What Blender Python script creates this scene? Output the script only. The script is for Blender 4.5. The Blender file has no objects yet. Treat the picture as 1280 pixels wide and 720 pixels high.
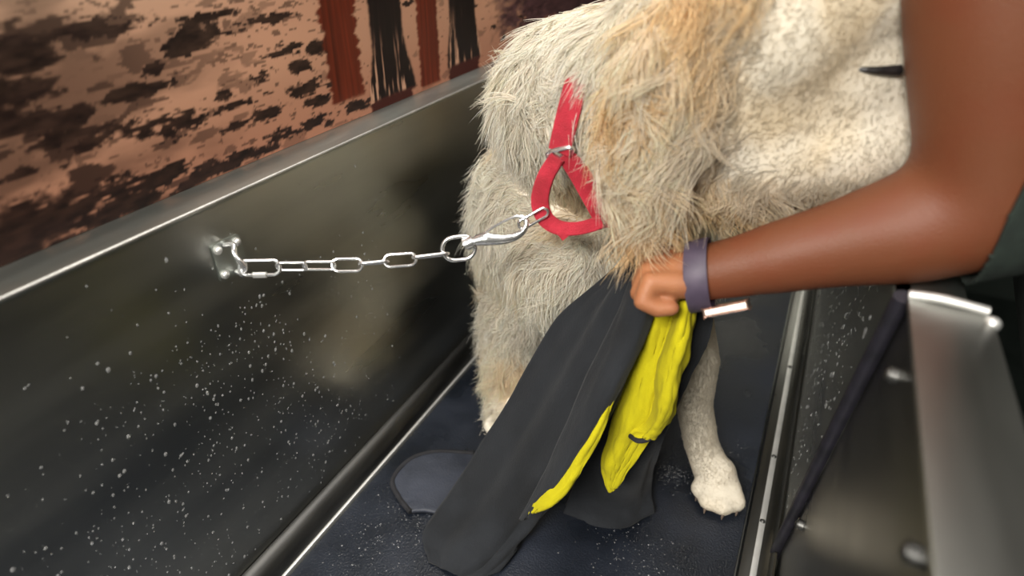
import bpy, bmesh, math, random
import numpy as np
from mathutils import Vector, Matrix, noise as mnoise

# ---------------------------------------------------------------- camera, light, exposure
SC = bpy.context.scene
COL = SC.collection
FPX, CX, CY = 766.0, 640.0, 360.0          # focal length in pixels of the 1280x720 frame
CAM = np.array([0.0, 0.0, 0.8247])
_Y = np.array([450.0, -480.0, FPX]); _Y /= np.linalg.norm(_Y)
_p = math.atan2(480.0, FPX)
_Z = np.array([0.0, -math.cos(_p), -math.sin(_p)])
_X = np.cross(_Y, _Z)
ROT = np.stack([_X, _Y, _Z], 1)            # world -> camera (right, down, forward)

cam_data = bpy.data.cameras.new('camera')
cam = bpy.data.objects.new('camera', cam_data); COL.objects.link(cam)
_r, _d, _f = ROT[0], ROT[1], ROT[2]
cam.matrix_world = Matrix(((_r[0], -_d[0], -_f[0], CAM[0]), (_r[1], -_d[1], -_f[1], CAM[1]),
                           (_r[2], -_d[2], -_f[2], CAM[2]), (0, 0, 0, 1)))
cam_data.sensor_width = 36.0; cam_data.lens = FPX / 1280 * 36.0
cam_data.clip_start = 0.02; cam_data.clip_end = 60
cam_data.dof.use_dof = True; cam_data.dof.focus_distance = 0.80; cam_data.dof.aperture_fstop = 2.6
SC.camera = cam
SC.view_settings.view_transform = 'Standard'; SC.view_settings.look = 'None'
SC.view_settings.gamma = 1.0; SC.view_settings.use_curve_mapping = False
SC.view_settings.exposure = 0.0

SC.cycles.diffuse_bounces = 8; SC.cycles.max_bounces = 14
world = bpy.data.worlds.new('world'); SC.world = world; world.use_nodes = True
world.node_tree.nodes['Background'].inputs[0].default_value = (0.75, 0.85, 1.0, 1)
world.node_tree.nodes['Background'].inputs[1].default_value = 0.13

CEIL = 1.75
def ceiling_lamp(name, x, y, sx, sy, watts, col=(1.0, 0.95, 0.88)):
    l = bpy.data.lights.new(name, 'AREA'); l.shape = 'RECTANGLE'; l.size = sx; l.size_y = sy
    l.energy = watts; l.color = col
    o = bpy.data.objects.new(name, l); COL.objects.link(o); o.location = (x, y, CEIL - 0.03)
    return o
ceiling_lamp('ceiling_lamp', -0.30, 0.75, 0.7, 1.4, 22)
ceiling_lamp('ceiling_lamp', -0.35, -1.20, 0.9, 0.9, 135)
ceiling_lamp('ceiling_lamp', 1.10, 0.2, 0.3, 1.2, 8)

# ---------------------------------------------------------------- helpers
def at(px, py, y=None, x=None, z=None, d=None):
    """point in the room seen at a pixel, on the plane y=.., x=.. or z=.., or at a depth"""
    v = np.array([(px - CX) / FPX, (py - CY) / FPX, 1.0])
    w = ROT.T @ v
    if y is not None: t = (y - CAM[1]) / w[1]
    elif x is not None: t = (x - CAM[0]) / w[0]
    elif z is not None: t = (z - CAM[2]) / w[2]
    else: t = d
    return CAM + t * w

def tag(o, label=None, cat=None, group=None, kind=None):
    if label: o['label'] = label
    if cat: o['category'] = cat
    if group: o['group'] = group
    if kind: o['kind'] = kind
    return o
def empty(name, loc, label=None, cat=None, group=None):
    o = bpy.data.objects.new(name, None); COL.objects.link(o); o.location = loc
    o.empty_display_size = 0.05
    return tag(o, label, cat, group)
def link(name, me, mat=None, parent=None, smooth=True):
    if mat is not None and not me.materials: me.materials.append(mat)
    o = bpy.data.objects.new(name, me); COL.objects.link(o)
    if parent is not None:
        o.parent = parent
        o.matrix_parent_inverse = Matrix.Translation(-Vector(parent.location)) if parent.type == 'EMPTY' else Matrix.Identity(4)
    if smooth and len(me.polygons): me.polygons.foreach_set('use_smooth', np.ones(len(me.polygons), bool))
    return o
def mesh_np(name, V, F):
    """V (n,3), F (m,k) -> mesh"""
    me = bpy.data.meshes.new(name)
    V = np.asarray(V, np.float32); F = np.asarray(F, np.int32); k = F.shape[1]
    me.vertices.add(len(V)); me.vertices.foreach_set('co', V.ravel())
    me.loops.add(F.size); me.loops.foreach_set('vertex_index', F.ravel())
    me.polygons.add(len(F)); me.polygons.foreach_set('loop_start', np.arange(0, F.size, k, dtype=np.int32))
    me.update(calc_edges=True)
    return me
class MB:
    """collects pieces of one part"""
    def __init__(s): s.bm = bmesh.new()
    def box(s, lo, hi, bevel=0.0, rot=None, piv=None):
        t = bmesh.new(); bmesh.ops.create_cube(t, size=1)
        lo, hi = Vector(lo), Vector(hi)
        for v in t.verts: v.co = Vector([(a + b) / 2 + c * (b - a) for a, b, c in zip(lo, hi, v.co)])
        if bevel: bmesh.ops.bevel(t, geom=t.edges[:], offset=bevel, segments=2, affect='EDGES', profile=0.6)
        if rot is not None: bmesh.ops.rotate(t, verts=t.verts, cent=Vector(piv if piv is not None else (lo + hi) / 2), matrix=rot)
        return s.add(t)
    def add(s, t):
        me = bpy.data.meshes.new('tmp'); t.to_mesh(me); t.free(); s.bm.from_mesh(me); bpy.data.meshes.remove(me); return s
    def np(s, V, F):
        vs = [s.bm.verts.new(Vector(v)) for v in V]
        for f in F: s.bm.faces.new([vs[i] for i in f])
        return s
    def tube(s, pts, r, n=10, closed=False):
        V, F = tube_np(pts, r, n, closed); return s.np(V, F)
    def ball(s, c, r, scale=(1, 1, 1), seg=14):
        t = bmesh.new(); bmesh.ops.create_uvsphere(t, u_segments=seg, v_segments=max(6, seg // 2), radius=r)
        for v in t.verts: v.co = Vector(c) + Vector([a * b for a, b in zip(v.co, scale)])
        return s.add(t)
    def cyl(s, a, b, r, r2=None, n=16, bevel=0):
        a, b = Vector(a), Vector(b); h = (b - a).length
        t = bmesh.new(); bmesh.ops.create_cone(t, cap_ends=True, segments=n, radius1=r, radius2=r if r2 is None else r2, depth=h)
        q = (b - a).to_track_quat('Z', 'Y').to_matrix()
        for v in t.verts: v.co = q @ v.co + (a + b) / 2
        if bevel: bmesh.ops.bevel(t, geom=[e for e in t.edges if e.calc_face_angle(0) > 0.8], offset=bevel, segments=2, affect='EDGES', profile=.5)
        return s.add(t)
    def build(s, name, mat, parent=None, smooth=True):
        bmesh.ops.recalc_face_normals(s.bm, faces=s.bm.faces)
        me = bpy.data.meshes.new(name); s.bm.to_mesh(me); s.bm.free()
        o = link(name, me, mat, parent, smooth)
        if smooth:
            try: me.set_sharp_from_angle(angle=math.radians(40))
            except Exception: pass
        return o
def frames(P, closed=False):
    P = np.asarray(P, float); n = len(P)
    T = (np.roll(P, -1, 0) - np.roll(P, 1, 0)) if closed else np.gradient(P, axis=0)
    T /= np.linalg.norm(T, axis=1)[:, None] + 1e-12
    ref = np.array([0, 0, 1.0]) if abs(T[0][2]) < .9 else np.array([1.0, 0, 0])
    N = np.zeros_like(P); N[0] = np.cross(T[0], ref); N[0] /= np.linalg.norm(N[0])
    for i in range(1, n):
        v = N[i - 1] - T[i] * (N[i - 1] @ T[i]); N[i] = v / (np.linalg.norm(v) + 1e-12)
    return T, N, np.cross(T, N)
def tube_np(pts, r, n=10, closed=False):
    P = np.asarray(pts, float); m = len(P); T, N, B = frames(P, closed)
    r = np.broadcast_to(np.asarray(r, float), (m,))
    a = np.linspace(0, 2 * math.pi, n, endpoint=False)
    V = (P[:, None] + r[:, None, None] * (np.cos(a)[None, :, None] * N[:, None] + np.sin(a)[None, :, None] * B[:, None])).reshape(-1, 3)
    F = []
    for i in range(m if closed else m - 1):
        j = (i + 1) % m
        for k in range(n):
            F.append((i * n + k, i * n + (k + 1) % n, j * n + (k + 1) % n, j * n + k))
    if not closed:
        F.append(tuple(range(n))[::-1]); F.append(tuple((m - 1) * n + k for k in range(n)))
    return V, F
def spline(P, n, closed=False):
    """Catmull-Rom through P, n samples in all (works on any number of columns)"""
    P = np.asarray(P, float); m = len(P)
    out = []
    segs = m if closed else m - 1
    for u in np.linspace(0, segs, n, endpoint=not closed):
        i = min(int(u), segs - 1); t = u - i
        g = (lambda k: P[k % m]) if closed else (lambda k: P[min(max(k, 0), m - 1)] if 0 <= k < m else (2 * P[0] - P[1] if k < 0 else 2 * P[-1] - P[-2]))
        a, b, c, d = g(i - 1), g(i), g(i + 1), g(i + 2)
        out.append(0.5 * ((2 * b) + (c - a) * t + (2 * a - 5 * b + 4 * c - d) * t * t + (3 * b - a - 3 * c + d) * t ** 3))
    return np.array(out)
def rounded_cone(a, b, ra, rb, n=30, k=8):
    a, b = np.asarray(a, float), np.asarray(b, float)
    ax = b - a; L = np.linalg.norm(ax)
    ax = ax / L if L > 1e-9 else np.array([0, 0, 1.0])
    ref = np.array([1.0, 0, 0]) if abs(ax[0]) < .8 else np.array([0, 1.0, 0])
    u = np.cross(ax, ref); u /= np.linalg.norm(u); w = np.cross(ax, u)
    prof = [(-math.cos(t) * ra, math.sin(t) * ra) for t in np.linspace(0, math.pi / 2, k)][1:] + \
           [(L + math.sin(t) * rb, math.cos(t) * rb) for t in np.linspace(0, math.pi / 2, k)][:-1]
    an = np.linspace(0, 2 * math.pi, n, endpoint=False)
    V = [a - ax * ra]
    for h, r in prof:
        for t in an: V.append(a + ax * h + r * (math.cos(t) * u + math.sin(t) * w))
    V.append(b + ax * rb); F = []
    m = len(prof)
    for q in range(n): F.append((0, 1 + (q + 1) % n, 1 + q))
    for i in range(m - 1):
        for q in range(n):
            A = 1 + i * n; F.append((A + q, A + (q + 1) % n, A + n + (q + 1) % n, A + n + q))
    e = len(V) - 1; A = 1 + (m - 1) * n
    for q in range(n): F.append((A + q, A + (q + 1) % n, e))
    return V, F
def organic(name, segs, voxel, smooth_it, balls=(), smooth_f=0.5):
    """one continuous surface grown round limb segments [(a, b, ra, rb)] and ellipsoids [(c, radii, rot)]"""
    mb = MB()
    for a, b, ra, rb in segs: mb.np(*rounded_cone(a, b, ra, rb))
    for c, rad, rot in balls:
        t = bmesh.new(); bmesh.ops.create_uvsphere(t, u_segments=24, v_segments=16, radius=1)
        for v in t.verts:
            q = Vector([x * y for x, y in zip(v.co, rad)])
            v.co = Vector(c) + (rot @ q if rot is not None else q)
        mb.add(t)
    bmesh.ops.recalc_face_normals(mb.bm, faces=mb.bm.faces)
    me = bpy.data.meshes.new(name + '_raw'); mb.bm.to_mesh(me); mb.bm.free()
    o = bpy.data.objects.new(name + '_raw', me); COL.objects.link(o)
    m = o.modifiers.new('r', 'REMESH'); m.mode = 'VOXEL'; m.voxel_size = voxel
    s = o.modifiers.new('s', 'SMOOTH'); s.factor = smooth_f; s.iterations = smooth_it
    dg = bpy.context.evaluated_depsgraph_get(); dg.update()
    out = bpy.data.meshes.new_from_object(o.evaluated_get(dg)); out.name = name
    bpy.data.objects.remove(o); bpy.data.meshes.remove(me)
    return out
def relax(me, w, iters):
    """even out a surface where w > 0 (w per vertex, 0..1)"""
    V, _ = arr(me); E = np.empty(len(me.edges) * 2, np.int32); me.edges.foreach_get('vertices', E); E = E.reshape(-1, 2)
    n = len(V); deg = np.bincount(E.ravel(), minlength=n)[:, None]
    for _i in range(iters):
        S = np.stack([np.bincount(E[:, 0], V[E[:, 1], k], n) + np.bincount(E[:, 1], V[E[:, 0], k], n) for k in range(3)], 1)
        V = V + (S / np.maximum(deg, 1) - V) * (w * .6)[:, None]
    me.vertices.foreach_set('co', V.astype(np.float32).ravel()); me.update()
def arr(me):
    V = np.empty(len(me.vertices) * 3, np.float32); me.vertices.foreach_get('co', V); V = V.reshape(-1, 3)
    N = np.empty(len(me.vertices) * 3, np.float32); me.vertices.foreach_get('normal', N); N = N.reshape(-1, 3)
    return V.astype(float), N.astype(float)
def set_colour(me, C, name='coat'):
    a = me.color_attributes.new(name, 'FLOAT_COLOR', 'POINT')
    C4 = np.ones((len(C), 4), np.float32); C4[:, :3] = C; a.data.foreach_set('color', C4.ravel())
def lin(r, g, b):
    c = np.array([r, g, b]) / 255.0
    return np.where(c <= .04045, c / 12.92, ((c + .055) / 1.055) ** 2.4)
# vectorised value noise
def vnoise(P, seed=0):
    P = np.asarray(P, float); I = np.floor(P).astype(np.int64); f = P - I; f = f * f * (3 - 2 * f)
    d = P.shape[1]; out = 0
    for c in range(2 ** d):
        w = 1.0; h = np.full(len(P), seed * 374761393 + 668265263, np.int64)
        for k in range(d):
            b = (c >> k) & 1
            w = w * (f[:, k] if b else 1 - f[:, k])
            h = (h ^ ((I[:, k] + b) * (73856093, 19349663, 83492791)[k])) * 1274126177 & 0x7fffffff
        h = (h ^ (h >> 13)) * 1103515245 & 0x7fffffff
        h = (h ^ (h >> 16)) & 0xffff
        out = out + w * (h / 65535.0)
    return out
def fbm(P, oct=4, seed=0):
    s = 0; a = .5; n = 0
    for i in range(oct): s = s + a * vnoise(np.asarray(P) * 2 ** i, seed + i); n += a; a *= .5
    return s / n
def sst(a, b, x): t = np.clip((x - a) / (b - a), 0, 1); return t * t * (3 - 2 * t)

view = lambda p: (CAM - p) / np.linalg.norm(CAM - p)
# ---------------------------------------------------------------- materials
def mat(name, col, rough=.5, metal=0.0, **kw):
    m = bpy.data.materials.new(name); m.use_nodes = True
    b = m.node_tree.nodes['Principled BSDF']
    b.inputs['Base Color'].default_value = (*col, 1); b.inputs['Roughness'].default_value = rough; b.inputs['Metallic'].default_value = metal
    for k, v in kw.items(): b.inputs[k.replace('_', ' ')].default_value = v
    return m
def nodes(m): return m.node_tree.nodes, m.node_tree.links, m.node_tree.nodes['Principled BSDF']
def noise_mix(m, c1, c2, scale, stretch=(1, 1, 1), detail=6, lo=.35, hi=.65, bump=0.0, bscale=None, rough=None, bdist=.002, bstretch=None):
    N, L, b = nodes(m)
    tc = N.new('ShaderNodeTexCoord'); mp = N.new('ShaderNodeMapping'); mp.inputs['Scale'].default_value = stretch
    L.new(tc.outputs['Object'], mp.inputs[0])
    t = N.new('ShaderNodeTexNoise'); t.inputs['Scale'].default_value = scale; t.inputs['Detail'].default_value = detail
    L.new(mp.outputs[0], t.inputs['Vector'])
    r = N.new('ShaderNodeValToRGB'); r.color_ramp.elements[0].position = lo; r.color_ramp.elements[1].position = hi
    r.color_ramp.elements[0].color = (*c1, 1); r.color_ramp.elements[1].color = (*c2, 1)
    L.new(t.outputs['Fac'], r.inputs[0]); L.new(r.outputs[0], b.inputs['Base Color'])
    if rough:
        q = N.new('ShaderNodeMapRange'); q.inputs['From Min'].default_value = lo; q.inputs['From Max'].default_value = hi
        q.inputs['To Min'].default_value = rough[0]; q.inputs['To Max'].default_value = rough[1]
        L.new(t.outputs['Fac'], q.inputs[0]); L.new(q.outputs[0], b.inputs['Roughness'])
    if bump:
        t2 = N.new('ShaderNodeTexNoise'); t2.inputs['Scale'].default_value = bscale or scale; t2.inputs['Detail'].default_value = 4
        mp2 = N.new('ShaderNodeMapping'); mp2.inputs['Scale'].default_value = bstretch or stretch
        L.new(tc.outputs['Object'], mp2.inputs[0]); L.new(mp2.outputs[0], t2.inputs['Vector'])
        bp = N.new('ShaderNodeBump'); bp.inputs['Strength'].default_value = bump; bp.inputs['Distance'].default_value = bdist
        L.new(t2.outputs['Fac'], bp.inputs['Height']); L.new(bp.outputs[0], b.inputs['Normal'])
    return m
STEEL = noise_mix(mat('brushed_steel', (.5, .5, .48), .24, 1.0), (.35, .355, .33), (.44, .445, .41), 9, (1, .25, 1.5), rough=(.27, .36), bump=.12, bscale=60, bstretch=(1, .06, 2), bdist=.001)
RIMSTEEL = noise_mix(mat('satin_steel', (.6, .6, .57), .3, 1.0), (.38, .41, .38), (.47, .50, .47), 14, (1, .15, 1), rough=(.38, .48), bump=.1, bscale=80, bstretch=(1, .05, 1), bdist=.001)
EDGE = noise_mix(mat('bright_steel_edge', (.8, .8, .78), .42, .8), (.72, .72, .7), (.85, .85, .82), 30)
CHROME = noise_mix(mat('polished_chrome', (.85, .85, .86), .12, .92), (.86, .86, .87), (.94, .94, .94), 40, rough=(.12, .24))
DARKSTEEL = noise_mix(mat('dull_dark_steel', (.2, .2, .2), .35, 1.0), (.07, .07, .07), (.13, .13, .125), 20, (1, .2, 1), rough=(.38, .5))
RUBBER = noise_mix(mat('black_rubber', (.012, .012, .016), .55), (.008, .008, .012), (.02, .018, .028), 30)
MAT = noise_mix(mat('wet_rubber_mat', (.02, .025, .035), .4), (.006, .008, .012), (.021, .026, .039), 7, detail=8, lo=.35, hi=.7, rough=(.18, .5), bump=.7, bscale=320, bdist=.0015)
GREY = noise_mix(mat('charcoal_microfibre', (.03, .033, .04), .95, Sheen_Weight=.04), (.006, .0075, .010), (.014, .0165, .021), 11, (1, 1, .6), bump=.6, bscale=420, bdist=.0012)
YELLOW = noise_mix(mat('yellow_microfibre', (.7, .62, .02), .95, Sheen_Weight=.0), (.44, .385, .0005), (.54, .475, .001), 14, bump=.5, bscale=420, bdist=.001)
BLUEGREY = noise_mix(mat('wet_blue_grey_cloth', (.03, .035, .05), .6), (.018, .022, .032), (.034, .040, .058), 12, rough=(.4, .65), bump=.5, bscale=300)
DOORSTEEL = noise_mix(mat('darker_steel', (.3, .3, .28), .3, 1.0), (.15, .15, .14), (.22, .22, .205), 9, (1, .25, 1.5), rough=(.26, .36))  # darker steel tone for the door, right moulding and legs
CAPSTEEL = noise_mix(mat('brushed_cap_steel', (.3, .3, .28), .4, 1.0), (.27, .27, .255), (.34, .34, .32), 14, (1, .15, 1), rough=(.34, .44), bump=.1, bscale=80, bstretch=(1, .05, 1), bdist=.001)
RIMEDGE = noise_mix(mat('pale_rim_edge', (.5, .5, .48), .45, .9), (.42, .42, .40), (.56, .56, .53), 30)  # rim edge steel, a little lighter than the satin ledge
HEM_SHADE = noise_mix(mat('black_hem_shade', (.01, .01, .012), .9), (.008, .008, .01), (.016, .016, .02), 60)  # black towel edge, also the painted shade line round the trailing corner
RED = noise_mix(mat('red_webbing', (.4, .008, .025), .75, Sheen_Weight=.1), (.32, .005, .018), (.46, .012, .034), 60, bump=1.0, bscale=700, bdist=.0012)
STRAP = noise_mix(mat('plum_watch_strap', (.06, .045, .075), .55), (.05, .037, .062), (.08, .06, .095), 40)
ROSE = noise_mix(mat('rose_metal', (.8, .62, .55), .22, 1.0), (.78, .6, .52), (.85, .68, .6), 40)
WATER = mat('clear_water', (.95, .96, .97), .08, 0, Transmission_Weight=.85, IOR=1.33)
SHIRT = noise_mix(mat('dark_green_cloth', (.012, .02, .016), .9), (.008, .014, .011), (.016, .026, .02), 50, bump=.3, bscale=300)
TROUSER = noise_mix(mat('black_cloth', (.01, .01, .012), .9), (.008, .008, .01), (.016, .016, .018), 50)
HAIRM = noise_mix(mat('dark_hair', (.02, .012, .008), .5), (.012, .008, .006), (.035, .02, .012), 60, (1, 1, .1))
BLACK = noise_mix(mat('nose_leather', (.012, .01, .01), .4), (.008, .007, .007), (.02, .016, .016), 90, bump=.4, bscale=200)
EYE = noise_mix(mat('brown_eye', (.03, .014, .006), .05), (.02, .01, .005), (.04, .02, .008), 40)
CLAW = noise_mix(mat('horn_claw', (.10, .08, .06), .4), (.08, .06, .05), (.16, .12, .09), 60)
WALL = noise_mix(mat('grey_wall_paint', (.12, .13, .12), .7), (.10, .11, .105), (.14, .15, .14), 3)
DARKWALL = noise_mix(mat('dark_wall_paint', (.03, .04, .034), .7), (.025, .034, .029), (.036, .048, .04), 3)
FLOORM = noise_mix(mat('dark_floor', (.02, .028, .024), .4), (.016, .022, .019), (.026, .034, .03), 12)
CEILM = noise_mix(mat('ceiling_paint', (.3, .3, .29), .8), (.28, .28, .27), (.33, .33, .32), 3)
ALU = noise_mix(mat('grey_trim', (.22, .23, .22), .45, .6), (.2, .21, .2), (.25, .26, .25), 12)
def attr_mat(name, rough, spec=.3, sheen=0.0, bump=None, trans=0.0, sss=0.0, coat=0.0):
    m = mat(name, (.5, .5, .5), rough); N, L, b = nodes(m)
    b.inputs['Specular IOR Level'].default_value = spec; b.inputs['Sheen Weight'].default_value = sheen
    b.inputs['Coat Weight'].default_value = coat
    a = N.new('ShaderNodeAttribute'); a.attribute_name = 'coat'
    L.new(a.outputs['Color'], b.inputs['Base Color'])
    if sss:
        b.inputs['Subsurface Weight'].default_value = sss; b.inputs['Subsurface Scale'].default_value = .01
        b.inputs['Subsurface Radius'].default_value = (1, .4, .2)
    if trans:
        tl = N.new('ShaderNodeBsdfTranslucent'); mx = N.new('ShaderNodeMixShader'); mx.inputs[0].default_value = trans
        L.new(a.outputs['Color'], tl.inputs[0]); L.new(b.outputs[0], mx.inputs[1]); L.new(tl.outputs[0], mx.inputs[2])
        L.new(mx.outputs[0], N['Material Output'].inputs[0])
    if bump:
        tc = N.new('ShaderNodeTexCoord'); t = N.new('ShaderNodeTexNoise'); t.inputs['Scale'].default_value = bump[0]; t.inputs['Detail'].default_value = 6
        L.new(tc.outputs['Object'], t.inputs['Vector']); bp = N.new('ShaderNodeBump'); bp.inputs['Strength'].default_value = bump[1]; bp.inputs['Distance'].default_value = .002
        L.new(t.outputs['Fac'], bp.inputs['Height']); L.new(bp.outputs[0], b.inputs['Normal'])
    return m
HIDE = attr_mat('cream_coat', .9, .08, bump=(300, .10))
SHORT = attr_mat('short_fur', .85, .08, trans=.35)
FUR = attr_mat('cream_fur', .55, .35, trans=.5)
SKIN = attr_mat('tanned_skin', .5, .35, bump=(500, .25), sss=.12)
PRINT = attr_mat('printed_mural', .45, .2)

# ---------------------------------------------------------------- the room
XL, XR, ZL, ZR = -0.56, 0.10, 0.553, 0.565     # tub walls and rim heights
ZF = -0.75
def struct(name, lo, hi, m):
    return tag(MB().box(lo, hi).build(name, m, None, False), kind='structure')
struct('floor', (-.75, -1.9, ZF - .1), (2.4, 3.3, ZF), FLOORM)
struct('ceiling', (-.75, -1.9, CEIL), (2.4, 3.3, CEIL + .1), CEILM)
struct('wall_left', (-.75, -1.9, ZF), (-.622, 3.3, CEIL), WALL)
struct('wall_right', (2.3, -1.9, ZF), (2.4, 3.3, CEIL), DARKWALL)
struct('wall_back', (-.622, 3.2, ZF), (2.3, 3.3, CEIL), DARKWALL)
struct('wall_front', (-.622, -1.9, ZF), (2.3, -1.8, CEIL), WALL)
struct('trim_1', (-.622, 1.87, ZL + .002), (-.595, 1.93, CEIL), ALU)

# mural: flooded woodland at dusk, printed on the wall panel
def build_mural():
    y = np.concatenate([np.arange(-.6, .1, .008), np.arange(.1, 1.20, .0022), np.arange(1.2, 1.8701, .004)])
    z = np.concatenate([np.arange(ZL + .0004, .80, .0022), np.arange(.80, 1.45, .006)])
    Yg, Zg = np.meshgrid(y, z); yy, zz = Yg.ravel(), Zg.ravel()
    h = zz - ZL
    # lie of the flood water: bands that run along the wall and rise towards the far end
    u = yy; v = h - .05 * yy
    wob = (fbm(np.c_[u * 9, v * 30], 4, 3) - .5)
    big = fbm(np.c_[u * 6.5 + wob * .5, v * 17], 5, 11)
    small = fbm(np.c_[u * 22 + wob, v * 75 + wob * 2], 4, 23)
    fine = fbm(np.c_[u * 70, v * 230], 3, 41)
    water = np.array(lin(205, 162, 134))[None] * (0.82 + .3 * fbm(np.c_[u * 4, v * 10], 3, 5))[:, None]
    pink = np.array(lin(166, 112, 90))[None]
    k = sst(.12, .0, h)[:, None] * .6
    water = water * (1 - k) + pink * k
    pale = np.array(lin(228, 204, 176))[None]
    k = (sst(.12, .26, h) * sst(.75, .35, yy))[:, None] * .55
    water = water * (1 - k) + pale * k
    # mud clods: each an uneven patch lying in the water, many near the left, fewer to the right
    CL = [(27,70,48,40),(5,150,34,34),(120,33,55,17),(240,52,31,19),(190,88,14,12),(70,150,66,20),(160,118,42,11),(110,177,66,15),(235,155,18,13),(215,170,13,10),
          (380,84,15,9),(378,114,20,11),(402,124,15,6),(338,142,18,7),(296,157,14,5),(300,130,28,5),(278,115,10,8),(384,157,38,8),(445,132,16,6),(300,197,32,8),
          (190,226,34,14),(125,242,46,15),(50,275,95,30),(180,250,60,17),(240,225,28,8),(30,215,28,11),(350,65,20,8),(400,60,14,9),(318,98,22,7),(0,320,60,40),
          (130,275,60,18),(255,205,14,4),(340,185,12,4),(415,105,8,3),(440,118,12,4),(640,24,22,4),(630,45,4,4),(655,34,10,3),(590,8,6,3),(510,5,8,4),(60,45,30,10),(15,300,130,42),(150,262,70,20),(20,115,60,30),(95,178,70,14),(300,40,16,5),(330,25,30,5),(260,20,30,5)]
    rag = (fbm(np.c_[u * 34, v * 120], 5, 23) - .5) * 3.4 + (fbm(np.c_[u * 120, v * 330], 3, 29) - .5) * 2.0 + (small - .5) * .8
    dark = np.zeros_like(yy)
    for (cx, cy, rx, ry) in CL:
        c0, cu, cv = (at(cx, cy, x=-.612), at(cx + rx * .93, cy - rx * .40, x=-.612), at(cx, cy - ry, x=-.612))
        ry_, rz_ = abs(cu[1] - c0[1]), abs(cv[2] - c0[2])
        q = np.sqrt(((yy - c0[1]) / ry_) ** 2 + ((zz - c0[2]) / rz_) ** 2)
        soft = .20 + .15 * sst(.45, .2, c0[1])
        dark = np.maximum(dark, sst(1.0 + soft, 1.0 - soft, q + rag * .75 * np.clip(15 / ry, .42, 1)) * (1.0 - .15 * fine))
    left = sst(.60, .30, yy)
    sm = sst(.595, .66, small + .10 * (big - .5) - .05 * sst(.55, .8, yy)) * (.35 + .5 * left)
    fn = sst(.66, .72, fine + .30 * (big - .5) - .07 * sst(.60, .8, yy)) * .6
    veil = sst(.42, .62, big) * left * .6
    low = sst(.045, .0, h + .05 * (small - .5) + .02) * sst(.55, .40, yy) * .9
    dark = np.clip(np.maximum.reduce([dark, sm, fn, veil, low]), 0, 1)
    far = sst(1.14, 1.26, yy + (small - .5) * .2) * sst(.025, .05, h + .012 * np.sin(yy * 9) + (small - .5) * .10)   # bush bank on the right
    dark = np.maximum(dark, far)
    mudc = np.array(lin(27, 16, 18))[None] * (.35 + 1.2 * small)[:, None]
    bank = np.array(lin(104, 76, 76))[None] * (.35 + 1.1 * fine)[:, None]
    mudc = np.where((far > .4)[:, None], bank, mudc)
    C = water * (1 - dark[:, None]) + mudc * dark[:, None]
    # sky light glints, higher wood in the unseen upper part
    up = sst(.30, .42, h + (big - .5) * .1)[:, None]
    C = C * (1 - up) + (np.array(lin(70, 50, 44))[None] * (.4 + 1.2 * fbm(np.c_[yy * 40, zz * 4], 3, 77))[:, None]) * up
    # reflections of trunks: rust brown, rippled edges
    def band(y0, y1, foot, top, col, ripple, flare):
        nonlocal C
        e = (fbm(np.c_[zz * 170, yy * 12 + y0 * 77], 3, 7) - .5) * ripple
        fl = flare * sst(.09, .0, h - foot)
        inb = sst(y0 - fl - .004, y0 - fl + .004, yy + e) * sst(y1 + fl * 1.3 + .004, y1 + fl * 1.3 - .004, yy + e) * sst(foot - .004, foot + .004, h + e * .6)
        str_ = fbm(np.c_[yy * 190 + (yy - (y0 + y1) / 2) * h * 300, zz * 9], 3, 19)
        c = np.array(col)[None] * (.45 + 1.0 * str_)[:, None]
        hl = (sst(.62, .70, str_) * sst(.11, .03, h - foot) * (1 if flare else 0))[:, None]
        c = c * (1 - hl) + np.array(lin(205, 165, 138))[None] * hl
        C = C * (1 - inb[:, None]) + c * inb[:, None]
    rust, bark = lin(118, 54, 32), lin(42, 28, 26)
    band(.665, .735, .03, 1, rust, .02, .0)
    band(.885, .945, .005, 1, rust, .012, .0)
    band(.735, .86, -.02, 1, lin(96, 46, 34), .02, .0) if False else None
    band(.765, .845, .012, 1, bark, .004, .018)
    band(.985, 1.075, .020, 1, bark, .004, .014)
    # the trunks' own reflections just below their feet
    for (a, b_, f) in ((.75, .86, .012), (.975, 1.085, .020)):
        e = (vnoise(np.c_[zz * 300, yy * 0 + a * 31], 9) - .5) * .016
        m = sst(a - .003, a + .003, yy + e) * sst(b_ + .003, b_ - .003, yy + e) * sst(f + .006, f, h)
        C = C * (1 - m[:, None]) + np.array(lin(84, 40, 32))[None] * m[:, None]
    C = np.clip(C, 0, 1) ** 1.22 * np.array([.92, .93, .98])
    ny, nz = len(y), len(z)
    idx = np.arange(ny * nz).reshape(nz, ny)
    F = np.stack([idx[:-1, :-1], idx[:-1, 1:], idx[1:, 1:], idx[1:, :-1]], -1).reshape(-1, 4)
    V = np.c_[np.full(len(yy), -.612), yy, zz]
    # thin panel: a back and an edge
    n = len(V); V = np.r_[V, [(-.6215, y[0], z[0]), (-.6215, y[-1], z[0]), (-.6215, y[-1], z[-1]), (-.6215, y[0], z[-1])]]
    c = [idx[0, 0], idx[0, -1], idx[-1, -1], idx[-1, 0]]
    E = [(n, n + 1, c[1], c[0]), (n + 1, n + 2, c[2], c[1]), (n + 2, n + 3, c[3], c[2]), (n + 3, n, c[0], c[3]), (n, n + 3, n + 2, n + 1)]
    F = np.r_[F, E]
    me = mesh_np('wall_mural', V, F); set_colour(me, np.r_[np.clip(C, 0, 1), np.full((4, 3), .2)])
    return tag(link('wall_mural', me, PRINT, None, False), 'printed mural of tree trunks standing in peach coloured flood water above the steel tub', 'mural')
build_mural()

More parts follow.
